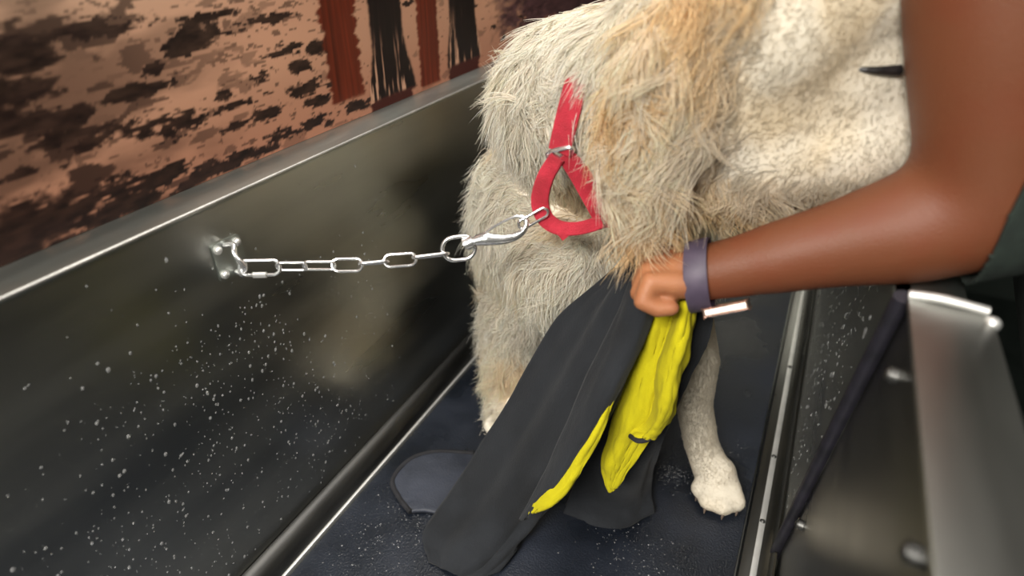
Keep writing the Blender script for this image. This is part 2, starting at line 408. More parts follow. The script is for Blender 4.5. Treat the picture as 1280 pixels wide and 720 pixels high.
# ---------------------------------------------------------------- the steel wash tub
tub = empty('dog_wash_tub', (-.23, .8, -.02), 'long brushed stainless steel dog wash tub the dog stands in', 'tub')
Y0, Y1 = -.55, 2.0
MB().box((XL - .012, Y0, -.02), (XR + .02, Y1, -.008)).build('floor_pan', STEEL, tub, False)
MB().box((XL - .012, Y0, -.008), (XL, Y1, ZL - .004)).build('rear_panel', STEEL, tub, False)
m = MB().box((XL - .0615, Y0, ZL - .006), (XL + .001, Y1, ZL), .0008)
m.build('rear_ledge', RIMSTEEL, tub)
MB().tube(spline([(XL + .001, Y0, ZL - .001), (XL + .001, .8, ZL - .001), (XL + .001, Y1, ZL - .001)], 12), .0023, 12).build('rear_edge', RIMEDGE, tub)
MB().box((XL, Y1 - .012, -.008), (XR + .012, Y1, ZL)).build('end_panel', STEEL, tub, False)
MB().box((XL, Y0, -.008), (XR + .012, Y0 + .012, ZL - .25)).build('near_end_panel', STEEL, tub, False)
# fixed front panel beyond the door, door edge leans along the seal
def quadplate(pts, x0, x1): 
    V = [(x0, a, b) for a, b in pts] + [(x1, a, b) for a, b in pts]
    n = len(pts)
    F = [tuple(range(n)), tuple(range(2 * n - 1, n - 1, -1))] + [(i, (i + 1) % n, n + (i + 1) % n, n + i) for i in range(n)]
    return V, F
SEAL_T, SEAL_B = (.515, ZR - .01), (.675, .0)
MB().np(*quadplate([(SEAL_B[0] + .004, -.008), (Y1, -.008), (Y1, ZR - .03), (SEAL_T[0] + .004, ZR - .03)], XR, XR + .012)).build('front_panel', STEEL, tub, False)
MB().box((XR - .001, SEAL_T[0] + .02, ZR - .036), (XR + .055, Y1, ZR - .030), .001).build('front_ledge', RIMSTEEL, tub)
# mouldings along the floor
pr = [(XL + .001, .0), (XL + .001, .040), (XL + .008, .040), (XL + .019, .032), (XL + .026, .018), (XL + .029, .002)]
def extrude_y(prof, y0, y1):
    n = len(prof); V = [(x, y0, z) for x, z in prof] + [(x, y1, z) for x, z in prof]
    F = [(i, (i + 1) % n, n + (i + 1) % n, n + i) for i in range(n)] + [tuple(range(n)), tuple(range(2 * n - 1, n - 1, -1))]
    return V, F
MB().np(*extrude_y(pr, Y0 + .012, Y1 - .012)).build('floor_moulding', DARKSTEEL, tub)
MB().box((XL + .027, Y0 + .012, -.006), (XL + .0325, Y1 - .012, .0055), .001).build('moulding_edge', EDGE, tub)
pr = [(XR - .047, .0), (XR - .044, .007), (XR - .034, .010), (XR - .018, .011), (XR - .008, .018), (XR - .004, .034), (XR - .001, .036), (XR - .001, .0)]
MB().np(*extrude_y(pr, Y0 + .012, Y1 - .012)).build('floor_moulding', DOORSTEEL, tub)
rb = MB().box((XR - .030, Y0 + .012, .0108), (XR - .021, Y1 - .012, .0145), .001).build('moulding_edge', EDGE, tub)
rb['label'] = 'bright raised steel strip'
for py in (455, 568, 650):
    p = at(980 - (py - 430) * .13, py, z=.016)
    s = MB().ball((XR - .0255, p[1], .0146), .0042, (1, 1, .6)).build('screw', DARKSTEEL, tub)
for lx in (XL + .03, XR - .03):
    for ly in (Y0 + .08, Y1 - .08):
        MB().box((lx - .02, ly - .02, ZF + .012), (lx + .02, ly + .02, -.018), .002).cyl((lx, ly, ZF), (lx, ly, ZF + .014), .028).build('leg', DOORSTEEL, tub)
# door
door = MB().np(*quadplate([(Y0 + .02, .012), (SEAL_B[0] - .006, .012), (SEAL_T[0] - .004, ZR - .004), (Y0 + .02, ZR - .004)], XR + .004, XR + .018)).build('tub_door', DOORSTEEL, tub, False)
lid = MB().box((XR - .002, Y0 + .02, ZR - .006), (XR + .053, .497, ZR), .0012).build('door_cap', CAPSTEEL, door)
MB().box((XR + .046, Y0 + .02, ZR - .05), (XR + .053, .497, ZR - .006)).build('door_skirt', RIMSTEEL, door)
MB().tube(spline([(XR - .002, .499, ZR + .001), (XR + .02, .499, ZR + .003), (XR + .05, .497, ZR + .002)], 12), .0038, 10).build('cap_end_rail', EDGE, door)
MB().ball((XR + .052, .486, ZR - .002), .006).build('cap_stud', EDGE, door)
a, b = np.array([XR - .002, *SEAL_T]), np.array([XR - .002, *SEAL_B])
sl = spline([a, a * .66 + b * .34 + [0, .004, 0], a * .33 + b * .67 + [0, .004, 0], b], 30)
MB().tube(sl, .0075, 10).build('door_seal', RUBBER, door)
for (px, py) in ((1112, 468), (1000, 618), (998, 655), (1135, 690)):
    p = at(px, py, x=XR - .001)
    if p[2] < .05: p[2] = .06
    bo = MB().cyl((XR + .005, p[1], p[2]), (XR - .002, p[1], p[2]), .0065, bevel=.001).ball((XR - .002, p[1], p[2]), .005, (.6, 1, 1)).build('bolt', DARKSTEEL, door)

# rubber mat on the tub floor
me = MB().box((XL + .034, Y0 + .02, -.008), (XR - .049, Y1 - .02, .0), .002)
tag(me.build('rubber_mat', MAT), 'wet dark blue grey rubber mat covering the tub floor under the dog', 'mat')

# water beads on the steel
rng = np.random.default_rng(7)
def beads(n, fpos, normal, name, label):
    V, F = [], []
    rings, seg = 3, 7
    c = 0
    for i in range(n):
        p, r = fpos(i)
        if p is None: continue
        u = np.array([0, 1.0, 0]); w = np.cross(normal, u)
        sq = rng.uniform(1, 1.5)
        for k in range(rings):
            t = k / rings * math.pi / 2
            for q in range(seg):
                g = 2 * math.pi * q / seg
                V.append(p + normal * (r * .6 * math.sin(t) - .0001) + r * math.cos(t) * (math.cos(g) * u + math.sin(g) * w * sq))
        V.append(p + normal * r * .6)
        for k in range(rings - 1):
            for q in range(seg):
                a = c + k * seg; F.append((a + q, a + (q + 1) % seg, a + seg + (q + 1) % seg, a + seg + q))
        a = c + (rings - 1) * seg
        for q in range(seg): F.append((a + q, a + (q + 1) % seg, c + rings * seg, c + rings * seg))
        c += rings * seg + 1
    bm = bmesh.new(); vs = [bm.verts.new(v) for v in V]
    for f in F:
        bm.faces.new([vs[j] for j in dict.fromkeys(f)])
    bmesh.ops.recalc_face_normals(bm, faces=bm.faces)
    me = bpy.data.meshes.new(name); bm.to_mesh(me); bm.free()
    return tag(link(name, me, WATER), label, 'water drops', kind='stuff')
cl = [(rng.uniform(.08, .62), rng.uniform(.08, .42)) for _ in range(26)]
def rear_pos(i):
    if i % 3:
        cc = cl[rng.integers(len(cl))]; y = cc[0] + rng.normal(0, .035); z = cc[1] + rng.normal(0, .05)
    else: y = rng.uniform(.05, .68); z = rng.uniform(.06, .53)
    if not (.02 < y < .75 and .05 < z < .54): return None, 0
    if z > .42 and rng.random() < .6: return None, 0
    return np.array([XL, y, z]), float(np.clip(rng.lognormal(-.1, .45), .4, 2.2)) * .00105
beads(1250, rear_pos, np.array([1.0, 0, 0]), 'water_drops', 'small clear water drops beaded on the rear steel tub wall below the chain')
def front_pos(i):
    y = rng.uniform(.62, 1.5); z = rng.uniform(.05, .5)
    if y < SEAL_B[0] + .03 - (z / ZR) * .16: return None, 0
    return np.array([XR, y, z]), float(np.clip(rng.lognormal(-.1, .45), .5, 2.2)) * .0017
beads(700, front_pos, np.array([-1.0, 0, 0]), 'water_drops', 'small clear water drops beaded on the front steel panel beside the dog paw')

MC = [(838, 592, .016, 240), (800, 698, .045, 260), (470, 690, .06, 260), (520, 640, .03, 90), (940, 425, .03, 60), (905, 560, .02, 50)]
MP = [(c, at(px, py, z=0.0)) for px, py, sd, n in MC for c in [sd] for _ in range(n)]
def mat_pos(i):
    sd, c = MP[i]; p = c + np.array([rng.normal(0, sd), rng.normal(0, sd), 0])
    if p[0] < XL + .04 or p[0] > XR - .055: return None, 0
    return p, float(np.clip(rng.lognormal(-.1, .4), .4, 2)) * .0007
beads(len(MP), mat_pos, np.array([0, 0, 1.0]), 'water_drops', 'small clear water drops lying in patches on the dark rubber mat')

# ---------------------------------------------------------------- dog
def build_dog():
    S = []
    def chain(*pts):
        for (a, b) in zip(pts[:-1], pts[1:]): S.append((a[:3], b[:3], a[3], b[3]))
    # trunk: deep chest, tucked belly, rump
    chain((-.305, .82, .42, .135), (-.31, .98, .46, .150), (-.29, 1.22, .475, .135), (-.27, 1.45, .49, .115))
    chain((-.293, .86, .50, .106), (-.275, 1.0, .518, .100), (-.27, 1.42, .53, .10))
    chain((-.295, .80, .40, .12), (-.30, .79, .36, .09))
    chain((-.29, .76, .41, .085), (*at(712, 318, .695), .062))                       # chest ruff
    chain((-.383, .84, .44, .076), (-.330, .86, .515, .070))
    chain((-.13, .67, .61, .075), (-.04, .65, .622, .064), (.035, .655, .632, .052), (.085, .68, .650, .045))     # throat ruff
    # neck and head, turned towards the person
    chain((-.272, .86, .525, .102), (-.265, .77, .60, .118), (-.19, .70, .63, .105))
    chain((-.19, .70, .63, .105), (-.105, .655, .675, .098))
    chain((-.105, .655, .70, .100), (-.06, .64, .735, .088))
    chain((-.06, .635, .735, .078), (.015, .655, .775, .058), (.085, .690, .800, .047))       # upper muzzle
    chain((-.075, .635, .665, .066), (.010, .655, .692, .054), (.085, .690, .705, .042))       # lower jaw
    # fore legs
    chain((-.375, .83, .42, .085), (-.405, .845, .27, .062), (-.402, .80, .145, .042), (-.385, .765, .055, .034), (-.365, .735, .037, .034))
    chain((-.19, .83, .42, .090), (-.130, .835, .29, .056), (*at(868, 450, .80), .038), (*at(868, 505, .792), .028), (*at(876, 552, .785), .027), (*at(889, 588, .778), .030), (-.006, .762, .038, .031))
    for tx, ty in ((-.395, .712), (-.377, .700), (-.356, .699), (-.338, .709)):
        chain((-.366, .738, .034, .024), (tx, ty, .020, .0165))
    for tx, ty in ((-.024, .738), (-.008, .720), (.014, .720), (.030, .736)):
        chain((tx * .6 - .002, .756, .030, .017), (tx, ty, .019, .0165))
    # hind legs: thigh, hock high behind, near vertical shank, paw
    for sx in (-1, 1):
        hx = -.27 + sx * .09
        chain((hx, 1.44, .44, .10), (hx + sx * .02, 1.36, .30, .065), (hx + sx * .02, 1.52, .17, .036), (hx + sx * .02, 1.50, .05, .028), (hx + sx * .02, 1.45, .031, .028), (hx + sx * .02, 1.40, .026, .022))
    # tail
    chain((-.27, 1.52, .55, .04), (-.24, 1.66, .50, .032), (-.20, 1.74, .38, .02))
    # ears: flaps that hang beside the cheek
    balls = []
    E1 = Matrix.Rotation(math.radians(8), 3, 'Y')
    balls.append(((-.135, .560, .635), (.050, .015, .085), E1))
    balls.append(((-.125, .572, .70), (.042, .026, .040), None))
    balls.append(((-.10, .755, .66), (.045, .016, .085), Matrix.Rotation(math.radians(-8), 3, 'Y')))
    me = organic('dog', S, .0055, 6, balls)
    V, N = arr(me)
    return me, V, N
dog_me, DV, DN = build_dog()
relax(dog_me, sst(-.12, -.05, DV[:, 0]) * sst(.57, .61, DV[:, 2]), 16)
DV, DN = arr(dog_me)

def coat_colour(P, seed=0):
    x, y, z = P[:, 0], P[:, 1], P[:, 2]
    g = fbm(P * [16, 16, 9], 3, 31 + seed)
    g2 = fbm(P * [40, 40, 18], 2, 57 + seed)
    gold = .55 * sst(.48, .72, g)
    ear = sst(-.215, -.17, x) * sst(-.055, -.10, x) * sst(.60, .585, y) * sst(.50, .54, z)
    gold = np.maximum(gold * .7, ear * (.15 + .75 * sst(.38, .66, g)))
    lg = sst(-.40, -.445, x) * sst(.42, .2, z) * sst(.05, .12, z)
    gold = np.maximum(gold, lg * .8 * sst(.38, .55, g2))
    ruff = sst(-.2, -.12, x) * sst(.62, .57, z) * sst(.42, .47, z)
    gold = np.maximum(gold, ruff * (.25 + .6 * sst(.4, .65, g)))
    gold = gold * .82 + (g2 - .5) * .18; gold = np.clip(gold, 0, 1)
    legs = sst(-.15, -.08, x) * sst(.35, .25, z)
    gold = gold * (1 - legs * .7)
    cream, gl, tan = np.array([.965, .91, .81]), np.array([.90, .72, .45]), np.array([.66, .44, .20])
    g1 = np.clip(gold * 1.6, 0, 1)[:, None]; g3 = np.clip(gold * 1.6 - 1, 0, 1)[:, None]
    C = cream * (1 - g1) + gl * g1
    C = C * (1 - g3) + tan * g3
    short = np.maximum(sst(-.11, -.04, x) * sst(.57, .62, z), legs)[:, None]              # greyer beige short coat, darkened further to offset the strong light on it
    C = C * (1 - short) + C * np.array([.76, .74, .69]) * short
    return C * (.92 + .14 * g2)[:, None]
set_colour(dog_me, coat_colour(DV))
dog = link('dog', dog_me, HIDE)
tag(dog, 'wet cream and golden long haired dog standing in the steel tub with head turned aside', 'dog')

# fur: combed locks of tapering hair
COLLAR_LINE = spline([at(736, 60, .72), at(722, 95, .66), at(713, 130, .64), at(700, 190, .63), at(680, 240, .63), at(690, 284, .63), at(735, 286, .63), at(752, 262, .63), at(722, 214, .63), at(700, 190, .63)], 60)
def sample_surface(me, n, rng, weight):
    me.calc_loop_triangles()
    T = np.empty(len(me.loop_triangles) * 3, np.int32); me.loop_triangles.foreach_get('vertices', T); T = T.reshape(-1, 3)
    V, N = arr(me)
    A = np.linalg.norm(np.cross(V[T[:, 1]] - V[T[:, 0]], V[T[:, 2]] - V[T[:, 0]]), axis=1) * weight(V[T].mean(1))
    c = np.cumsum(A); t = np.searchsorted(c, rng.random(n) * c[-1]); t = np.clip(t, 0, len(T) - 1)
    r1, r2 = np.sqrt(rng.random(n)), rng.random(n)
    w = np.stack([1 - r1, r1 * (1 - r2), r1 * r2], 1)
    P = (V[T[t]] * w[..., None]).sum(1); Q = (N[T[t]] * w[..., None]).sum(1); Q /= np.linalg.norm(Q, axis=1)[:, None] + 1e-9
    return P, Q
def fur_zone(P):
    """length of the coat and the way it is combed"""
    x, y, z = P[:, 0], P[:, 1], P[:, 2]
    head = sst(-.09, -.05, x) * sst(.585, .62, z)
    ear = sst(-.215, -.17, x) * sst(-.06, -.095, x) * sst(.595, .58, y) * sst(.49, .52, z)
    rleg = sst(-.17, -.10, x) * sst(.40, .30, z) * sst(1.1, 1.0, y)
    lleg = sst(-.33, -.36, x) * sst(.33, .25, z)
    paw = sst(.07, .04, z)
    mane = sst(.42, .50, z) * sst(-.18, -.24, x)
    chest = sst(.50, .42, z) * sst(.27, .33, z) * sst(.9, .84, y)
    L = .042 + .007 * mane + .022 * chest + .016 * ear + .004 * lleg
    L = L * (1 - head * .93) * (1 - rleg * .86) * (1 - paw * .88)
    L = L * sst(.02, .06, z + .01) + .002
    press = np.min([np.linalg.norm(P - q, axis=1) for q in COLLAR_LINE], axis=0)      # hair lies flat under the webbing
    L = L * (.38 + .62 * sst(.03, .06, press))
    D = np.zeros_like(P)
    D += np.array([0, .35, -.8])
    D += mane[:, None] * np.array([-.55, -.1, -.25])
    D += chest[:, None] * np.array([-.05, -.15, -.6])
    D += (lleg + rleg)[:, None] * np.array([-.1, .1, -.8])
    D += ear[:, None] * np.array([.0, -.1, -1.2])
    D += head[:, None] * np.array([-1.6, .3, .1])
    return L, D
def build_fur(n_lock, per, seed, name, wt, wid=.0007, lmul=1.0, spread=1.0):
    rng = np.random.default_rng(seed)
    P, Nn = sample_surface(dog_me, n_lock, rng, wt)
    L, D = fur_zone(P)
    L = L * rng.uniform(.7, 1.3, n_lock) * lmul
    sw = np.stack([fbm(P * 11, 2, s) - .5 for s in (101, 151, 201)], 1) * 3.0          # swirls in the comb
    D = D / (np.linalg.norm(D, axis=1)[:, None] + 1e-9) + sw
    D = D + rng.normal(0, .20, D.shape)
    D = D - Nn * (D * Nn).sum(1)[:, None] * .9
    D /= np.linalg.norm(D, axis=1)[:, None] + 1e-9
    lift = rng.uniform(.2, .55, n_lock)[:, None]
    K = 7; t = np.linspace(0, 1, K)
    B = np.cross(Nn, D)
    amp = rng.uniform(.06, .36, n_lock) * L; ph = rng.uniform(0, 6.28, n_lock); fr = rng.uniform(3.0, 6.5, n_lock)
    G = np.zeros((n_lock, K, 3))
    for k, tt in enumerate(t):
        out = Nn * lift * (tt - .55 * tt * tt) ; along = D * (tt * .86)
        G[:, k] = P + (out + along) * L[:, None] + B * (amp * np.sin(ph + fr * tt) - amp * np.sin(ph))[:, None] * tt ** .7
        G[:, k, 2] -= L * .18 * tt * tt
    # children, gathered towards the tip of their lock
    n = n_lock * per
    idx = np.repeat(np.arange(n_lock), per)
    rad = rng.uniform(.0025, .009, n_lock)[idx] * spread
    off = rng.normal(0, 1, (n, 3)) * rad[:, None]; off -= Nn[idx] * (off * Nn[idx]).sum(1)[:, None]
    clump = rng.uniform(.35, .97, n)[:, None]
    ls = rng.uniform(.7, 1.05, n)
    H = np.zeros((n, K, 3))
    fr2 = rng.normal(0, .10, (n, 3)) * L[idx][:, None]
    for k, tt in enumerate(t):
        ti = tt * ls; i0 = np.minimum((ti * (K - 1)).astype(int), K - 2); ff = ti * (K - 1) - i0
        g = G[idx, i0] * (1 - ff)[:, None] + G[idx, i0 + 1] * ff[:, None]
        H[:, k] = g + off * (1 - clump * tt ** 1.2) + fr2 * tt * tt
    H[:, :, 2] = np.maximum(H[:, :, 2], .0015)
    # three sided tapering hairs
    T = np.gradient(H, axis=1); T /= np.linalg.norm(T, axis=2)[..., None] + 1e-9
    ref = rng.normal(0, 1, (n, 1, 3)); U = np.cross(T, ref); U /= np.linalg.norm(U, axis=2)[..., None] + 1e-9
    W = np.cross(T, U)
    r = (wid * rng.uniform(.6, 1.25, n))[:, None] * np.array([1.0, 1.0, .95, .85, .7, .45, .10])[None]
    ang = np.array([0, 2.094, 4.189])
    R = H[:, :, None] + r[:, :, None, None] * (np.cos(ang)[None, None, :, None] * U[:, :, None] + np.sin(ang)[None, None, :, None] * W[:, :, None])
    VV = R.reshape(-1, 3)
    base = (np.arange(n) * K * 3)[:, None, None]
    k = np.arange(K - 1)[None, :, None] * 3; q = np.arange(3)[None, None, :]; q2 = (q + 1) % 3
    F = np.stack([base + k + q, base + k + q2, base + k + 3 + q2, base + k + 3 + q], -1).reshape(-1, 4)
    me = mesh_np(name, VV, F)
    c = coat_colour(P)[idx] * rng.uniform(.88, 1.12, n)[:, None]
    tip = np.linspace(.92, 1.06, K)
    CC = np.repeat((c[:, None] * tip[None, :, None]), 3, axis=1).reshape(-1, 3)
    set_colour(me, np.clip(CC, 0, .95))
    return me
def w_near(C):
    x, y, z = C.T
    w = np.where(y < .98, 1.0, .10)
    sm = np.maximum(sst(-.10, -.05, x) * sst(.585, .62, z), sst(-.17, -.10, x) * sst(.38, .28, z) * sst(1.1, 1.0, y))
    return w * (1 - sm) * np.where(z < .05, .5, 1) + 1e-4
def w_short(C):
    x, y, z = C.T
    return np.maximum(sst(-.10, -.05, x) * sst(.585, .62, z) * .7, sst(-.17, -.10, x) * sst(.40, .30, z) * sst(1.1, 1.0, y)) + 1e-5
fur = link('fur', build_fur(9000, 16, 3, 'fur', w_near, .00048), FUR, dog)
short = link('short_coat', build_fur(26000, 3, 5, 'short_coat', w_short, .00024, .75, .3), SHORT, dog)
# ---------------------------------------------------------------- dog's face and claws
nose = MB().ball((.135, .700, .812), .020, (.8, 1.1, .85)).build('nose', BLACK, dog)
mouth = MB().tube(spline([at(1052, 82, .608), at(1072, 86, .606), at(1095, 88, .609), at(1125, 88, .618)], 14), np.linspace(.0004, .0048, 14), 8).build('lips', BLACK, dog)
for s, c in ((-1, (-.030, .566, .790)), (1, (-.010, .720, .790))):
    MB().ball(c, .0105).build('eye', EYE, dog)
for tx, ty in ((-.395, .700), (-.377, .686), (-.356, .685), (-.338, .696), (-.027, .724), (-.010, .706), (.017, .706), (.036, .723)):
    MB().tube(spline([(tx, ty + .008, .017), (tx, ty + .001, .011), (tx, ty - .0025, .005)], 6), [.0030, .0028, .0024, .002, .0015, .0006], 7).build('claw', CLAW, dog)

# ---------------------------------------------------------------- collar
collar = empty('dog_collar', at(700, 190, .63), 'red webbing slip collar with a loop worn round the neck of the cream dog', 'collar')
def ribbon(ctr, normals, w, th, n=80, closed=False):
    """flat webbing along a path; normals face outward"""
    C = spline(ctr, n, closed); Nn = spline(normals, n, closed); Nn /= np.linalg.norm(Nn, axis=1)[:, None]
    T, _, _ = frames(C, closed); S = np.cross(T, Nn); S /= np.linalg.norm(S, axis=1)[:, None]; Nn = np.cross(S, T)
    w = np.broadcast_to(np.asarray(w, float), (len(ctr),)) if np.ndim(w) else np.full(len(ctr), w)
    wv = spline(w[:, None], n, closed)
    prof = [(-.5, -.3), (-.5, .3), (-.42, .5), (.42, .5), (.5, .3), (.5, -.3), (.42, -.5), (-.42, -.5)]
    k = len(prof); V = []
    for i in range(n):
        for a, b in prof: V.append(C[i] + S[i] * a * wv[i] + Nn[i] * b * th)
    F = []
    for i in range(n if closed else n - 1):
        j = (i + 1) % n
        for q in range(k): F.append((i * k + q, i * k + (q + 1) % k, j * k + (q + 1) % k, j * k + q))
    if not closed: F += [tuple(range(k))[::-1], tuple((n - 1) * k + q for q in range(k))]
    return V, F
ax = np.array([-.265, .77, .60])
pts = [at(738, 56, .68), at(724, 92, .612), at(714, 128, .594), at(706, 160, .588), at(699, 190, .586)]
nrm = [view(p) * .7 + np.array([-.4, -.3, .1]) for p in pts]
rest = [np.array([-.20, .80, .745]), np.array([-.17, .90, .66]), np.array([-.16, .88, .56]), np.array([-.17, .76, .49]), at(772, 282, .65)]
for q in rest[::-1]: pass
allp = pts[::-1] + rest
alln = nrm[::-1] + [q - np.array([-.22, .76, .61]) for q in rest]
alln = [v / np.linalg.norm(v) for v in alln]
MB().np(*ribbon(allp, alln, .027, .0036, 120)).build('strap', RED, collar)
YC = .582
lp = [at(697, 196, YC), at(682, 222, YC - .004), at(675, 250, YC - .006), at(681, 272, YC - .006), at(697, 284, YC - .004), at(718, 286, YC), at(738, 282, YC + .006), at(752, 276, YC + .012)]
ln = [view(p) + np.array([-.5, 0, .2]) * k for p, k in zip(lp, (.6, .6, .5, .2, 0, -.2, -.2, 0))]
MB().np(*ribbon(lp, ln, [.017, .019, .020, .019, .017, .015, .015, .016], .006, 70)).build('control_loop', RED, collar)
lp2 = [at(706, 193, YC + .004), at(722, 214, YC + .010), at(738, 240, YC + .014), at(752, 268, YC + .016), at(757, 284, YC + .022)]
MB().np(*ribbon(lp2, [view(p) for p in lp2], [.018, .022, .024, .022, .016], .0032, 50)).build('control_loop', RED, collar)
MB().np(*ribbon([at(694, 283, YC - .004), at(702, 290, YC - .006), at(708, 297, YC - .006)], [view(at(700, 290, YC))] * 3, .011, .004, 10)).build('strap_end', RED, collar)
c = at(700, 191, .586); u = at(712, 188, .586) - at(687, 194, .586); u /= np.linalg.norm(u); vv = np.cross(view(c), u)
rg = [c + u * .0155 * math.copysign(abs(math.cos(t)) ** .5, math.cos(t)) + (vv * .45 + view(c) * .55) * .0095 * math.copysign(abs(math.sin(t)) ** .7, math.sin(t)) for t in np.linspace(0, 2 * math.pi, 40, endpoint=False)]
MB().tube(rg, .0024, 8, True).build('slide_ring', CHROME, collar)

# ---------------------------------------------------------------- anchor plate and chain
anchor = empty('anchor_plate', (XL, .385, .49), 'small steel anchor plate with a pad eye bolted to the rear tub wall', 'anchor plate')
p0, p1, p2 = at(261, 307, x=XL), at(297, 291, x=XL), at(275, 353, x=XL)
p3 = p1 + (p2 - p0)
ctrp = (p0 + p3) / 2; eu, ev = (p1 - p0), (p2 - p0)
def pl(a, b, h=0): return p0 + eu * a + ev * b + np.array([h, 0, 0])
poly = []
for (ca, cb, t0) in ((.1, .1, 180), (.9, .1, 270), (.9, .9, 0), (.1, .9, 90)):
    for t in np.linspace(t0, t0 + 90, 5): poly.append((ca + .1 * math.cos(math.radians(t)), cb + .1 * math.sin(math.radians(t))))
n = len(poly); V = [pl(a, b, .0) for a, b in poly] + [pl(a, b, .0025) for a, b in poly]
F = [tuple(range(n)), tuple(range(2 * n - 1, n - 1, -1))] + [(i, (i + 1) % n, n + (i + 1) % n, n + i) for i in range(n)]
MB().np(V, F).build('plate', RIMSTEEL, anchor)
for a, b in ((.17, .17), (.83, .17), (.17, .83), (.83, .83)):
    q = pl(a, b, .002); MB().cyl(q, q + [.0025, 0, 0], .0052, n=12).ball(q + np.array([.0025, 0, 0]), .0042, (.8, 1, 1)).build('rivet', EDGE, anchor)
e0, e1 = pl(.42, .12, .003), pl(.55, .9, .003)
tip = at(306, 334, x=XL + .030)
eye = spline([e0, e0 + [.012, .002, .002], tip + [-.008, -.002, .014], tip, tip + [-.008, .0, -.012], e1 + [.012, .0, -.001], e1], 40)
MB().tube(eye, .0032, 10).build('pad_eye', CHROME, anchor)

# the chain hangs in one upright plane from the pad eye to the collar
A = tip.copy(); Bp = at(676, 268, YC - .012)
hd = Bp - A; hd[2] = 0; hd /= np.linalg.norm(hd); pn = np.array([-hd[1], hd[0], 0])
def onplane(px, py):
    w = ROT.T @ np.array([(px - CX) / FPX, (py - CY) / FPX, 1.0]); t = ((A - CAM) @ pn) / (w @ pn); return CAM + t * w
chain = empty('tether_chain', A, 'bright steel link chain running from the wall plate to the red collar', 'chain')
def link_path(p, q, wdt, side, n=44, sq=1.0):
    """long oval through p..q, lying in the plane of its length and side"""
    c = (p + q) / 2; l = (q - p); Ln = np.linalg.norm(l); l = l / Ln
    s = side - l * (side @ l); s /= np.linalg.norm(s)
    R = wdt / 2; out = []; hl = Ln / 2 - R
    for t in np.linspace(-math.pi / 2, math.pi / 2, n // 2): out.append(c + l * (hl + R * math.cos(t)) + s * R * math.sin(t))
    for t in np.linspace(math.pi / 2, 3 * math.pi / 2, n // 2): out.append(c + l * (-hl + R * math.cos(t)) + s * R * math.sin(t))
    return out
seq = [  # (x0, y0, x1, y1, width, side angle, wire)
    (299, 335, 350, 334, .0165, 80, .0021), (346, 333, 383, 333, .0105, 50, .0017), (379, 332, 419, 332, .0105, 55, .0017), (415, 331.5, 453, 331, .0140, 90, .0018),
    (449, 330, 485, 327, .0130, 0, .0018), (480, 326.5, 520, 323.5, .0140, 90, .0018), (516, 322, 560, 317, .0130, 5, .0020)]
for i, (a0, b0, a1, b1, wd, ang, wr) in enumerate(seq):
    p, q = onplane(a0, b0), onplane(a1, b1)
    vd = view((p + q) / 2); l = (q - p) / np.linalg.norm(q - p); up = np.cross(vd, l); up /= np.linalg.norm(up)
    side = up * math.sin(math.radians(ang)) + vd * math.cos(math.radians(ang)) if ang else vd + up * .12
    o = MB().tube(link_path(p, q, wd, side), wr, 9, True).build('quick_link' if i == 0 else 'chain_link', CHROME, chain)
    if i == 0:
        c0 = (p + q) / 2 - up * (wd / 2)
        MB().cyl(c0 - l * .007, c0 + l * .007, .0034, n=8, bevel=.0006).build('lock_nut', EDGE, o)
# swivel eye, snap hook, collar ring
p, q = onplane(553, 313), onplane(594, 308); vd = view(p); l = (q - p) / np.linalg.norm(q - p); up = np.cross(vd, l)
hook = MB().tube(link_path(p, q, .027, up + vd * .25), .0024, 10, True).build('swivel_eye', CHROME, chain)
h0, h1 = onplane(584, 305), onplane(659, 279)
l = (h1 - h0); LL = np.linalg.norm(l); l /= LL; vd = view(h0); up = np.cross(vd, l); up /= np.linalg.norm(up)
K = lambda a, b: h0 + l * (a * LL) + up * b
snap = MB()
snap.cyl(K(-.03, 0), K(.09, 0), .0078, n=16, bevel=.0015).cyl(K(.09, 0), K(.17, 0), .0052, n=12)
snap.tube(spline([K(.15, 0), K(.28, -.001), K(.42, -.005), K(.58, -.0085), K(.74, -.0098), K(.88, -.0075), K(.985, -.001), K(.99, .006), K(.93, .0095)], 40),
          np.interp(np.linspace(0, 1, 40), [0, .15, .4, .7, 1], [.0062, .0078, .0056, .0034, .0026]), 12)
sn = snap.build('snap_hook', CHROME, chain)
MB().tube(spline([K(.27, .004), K(.45, .0078), K(.68, .0105), K(.86, .0112), K(.94, .0085)], 24), .0016, 8).build('gate', CHROME, sn)
p, q = onplane(649, 283), onplane(684, 263); vd = view(p); l = (q - p) / np.linalg.norm(q - p); up = np.cross(vd, l)
MB().tube(link_path(p, q, .0105, up + vd * .3), .0018, 9, True).build('collar_ring', CHROME, chain)

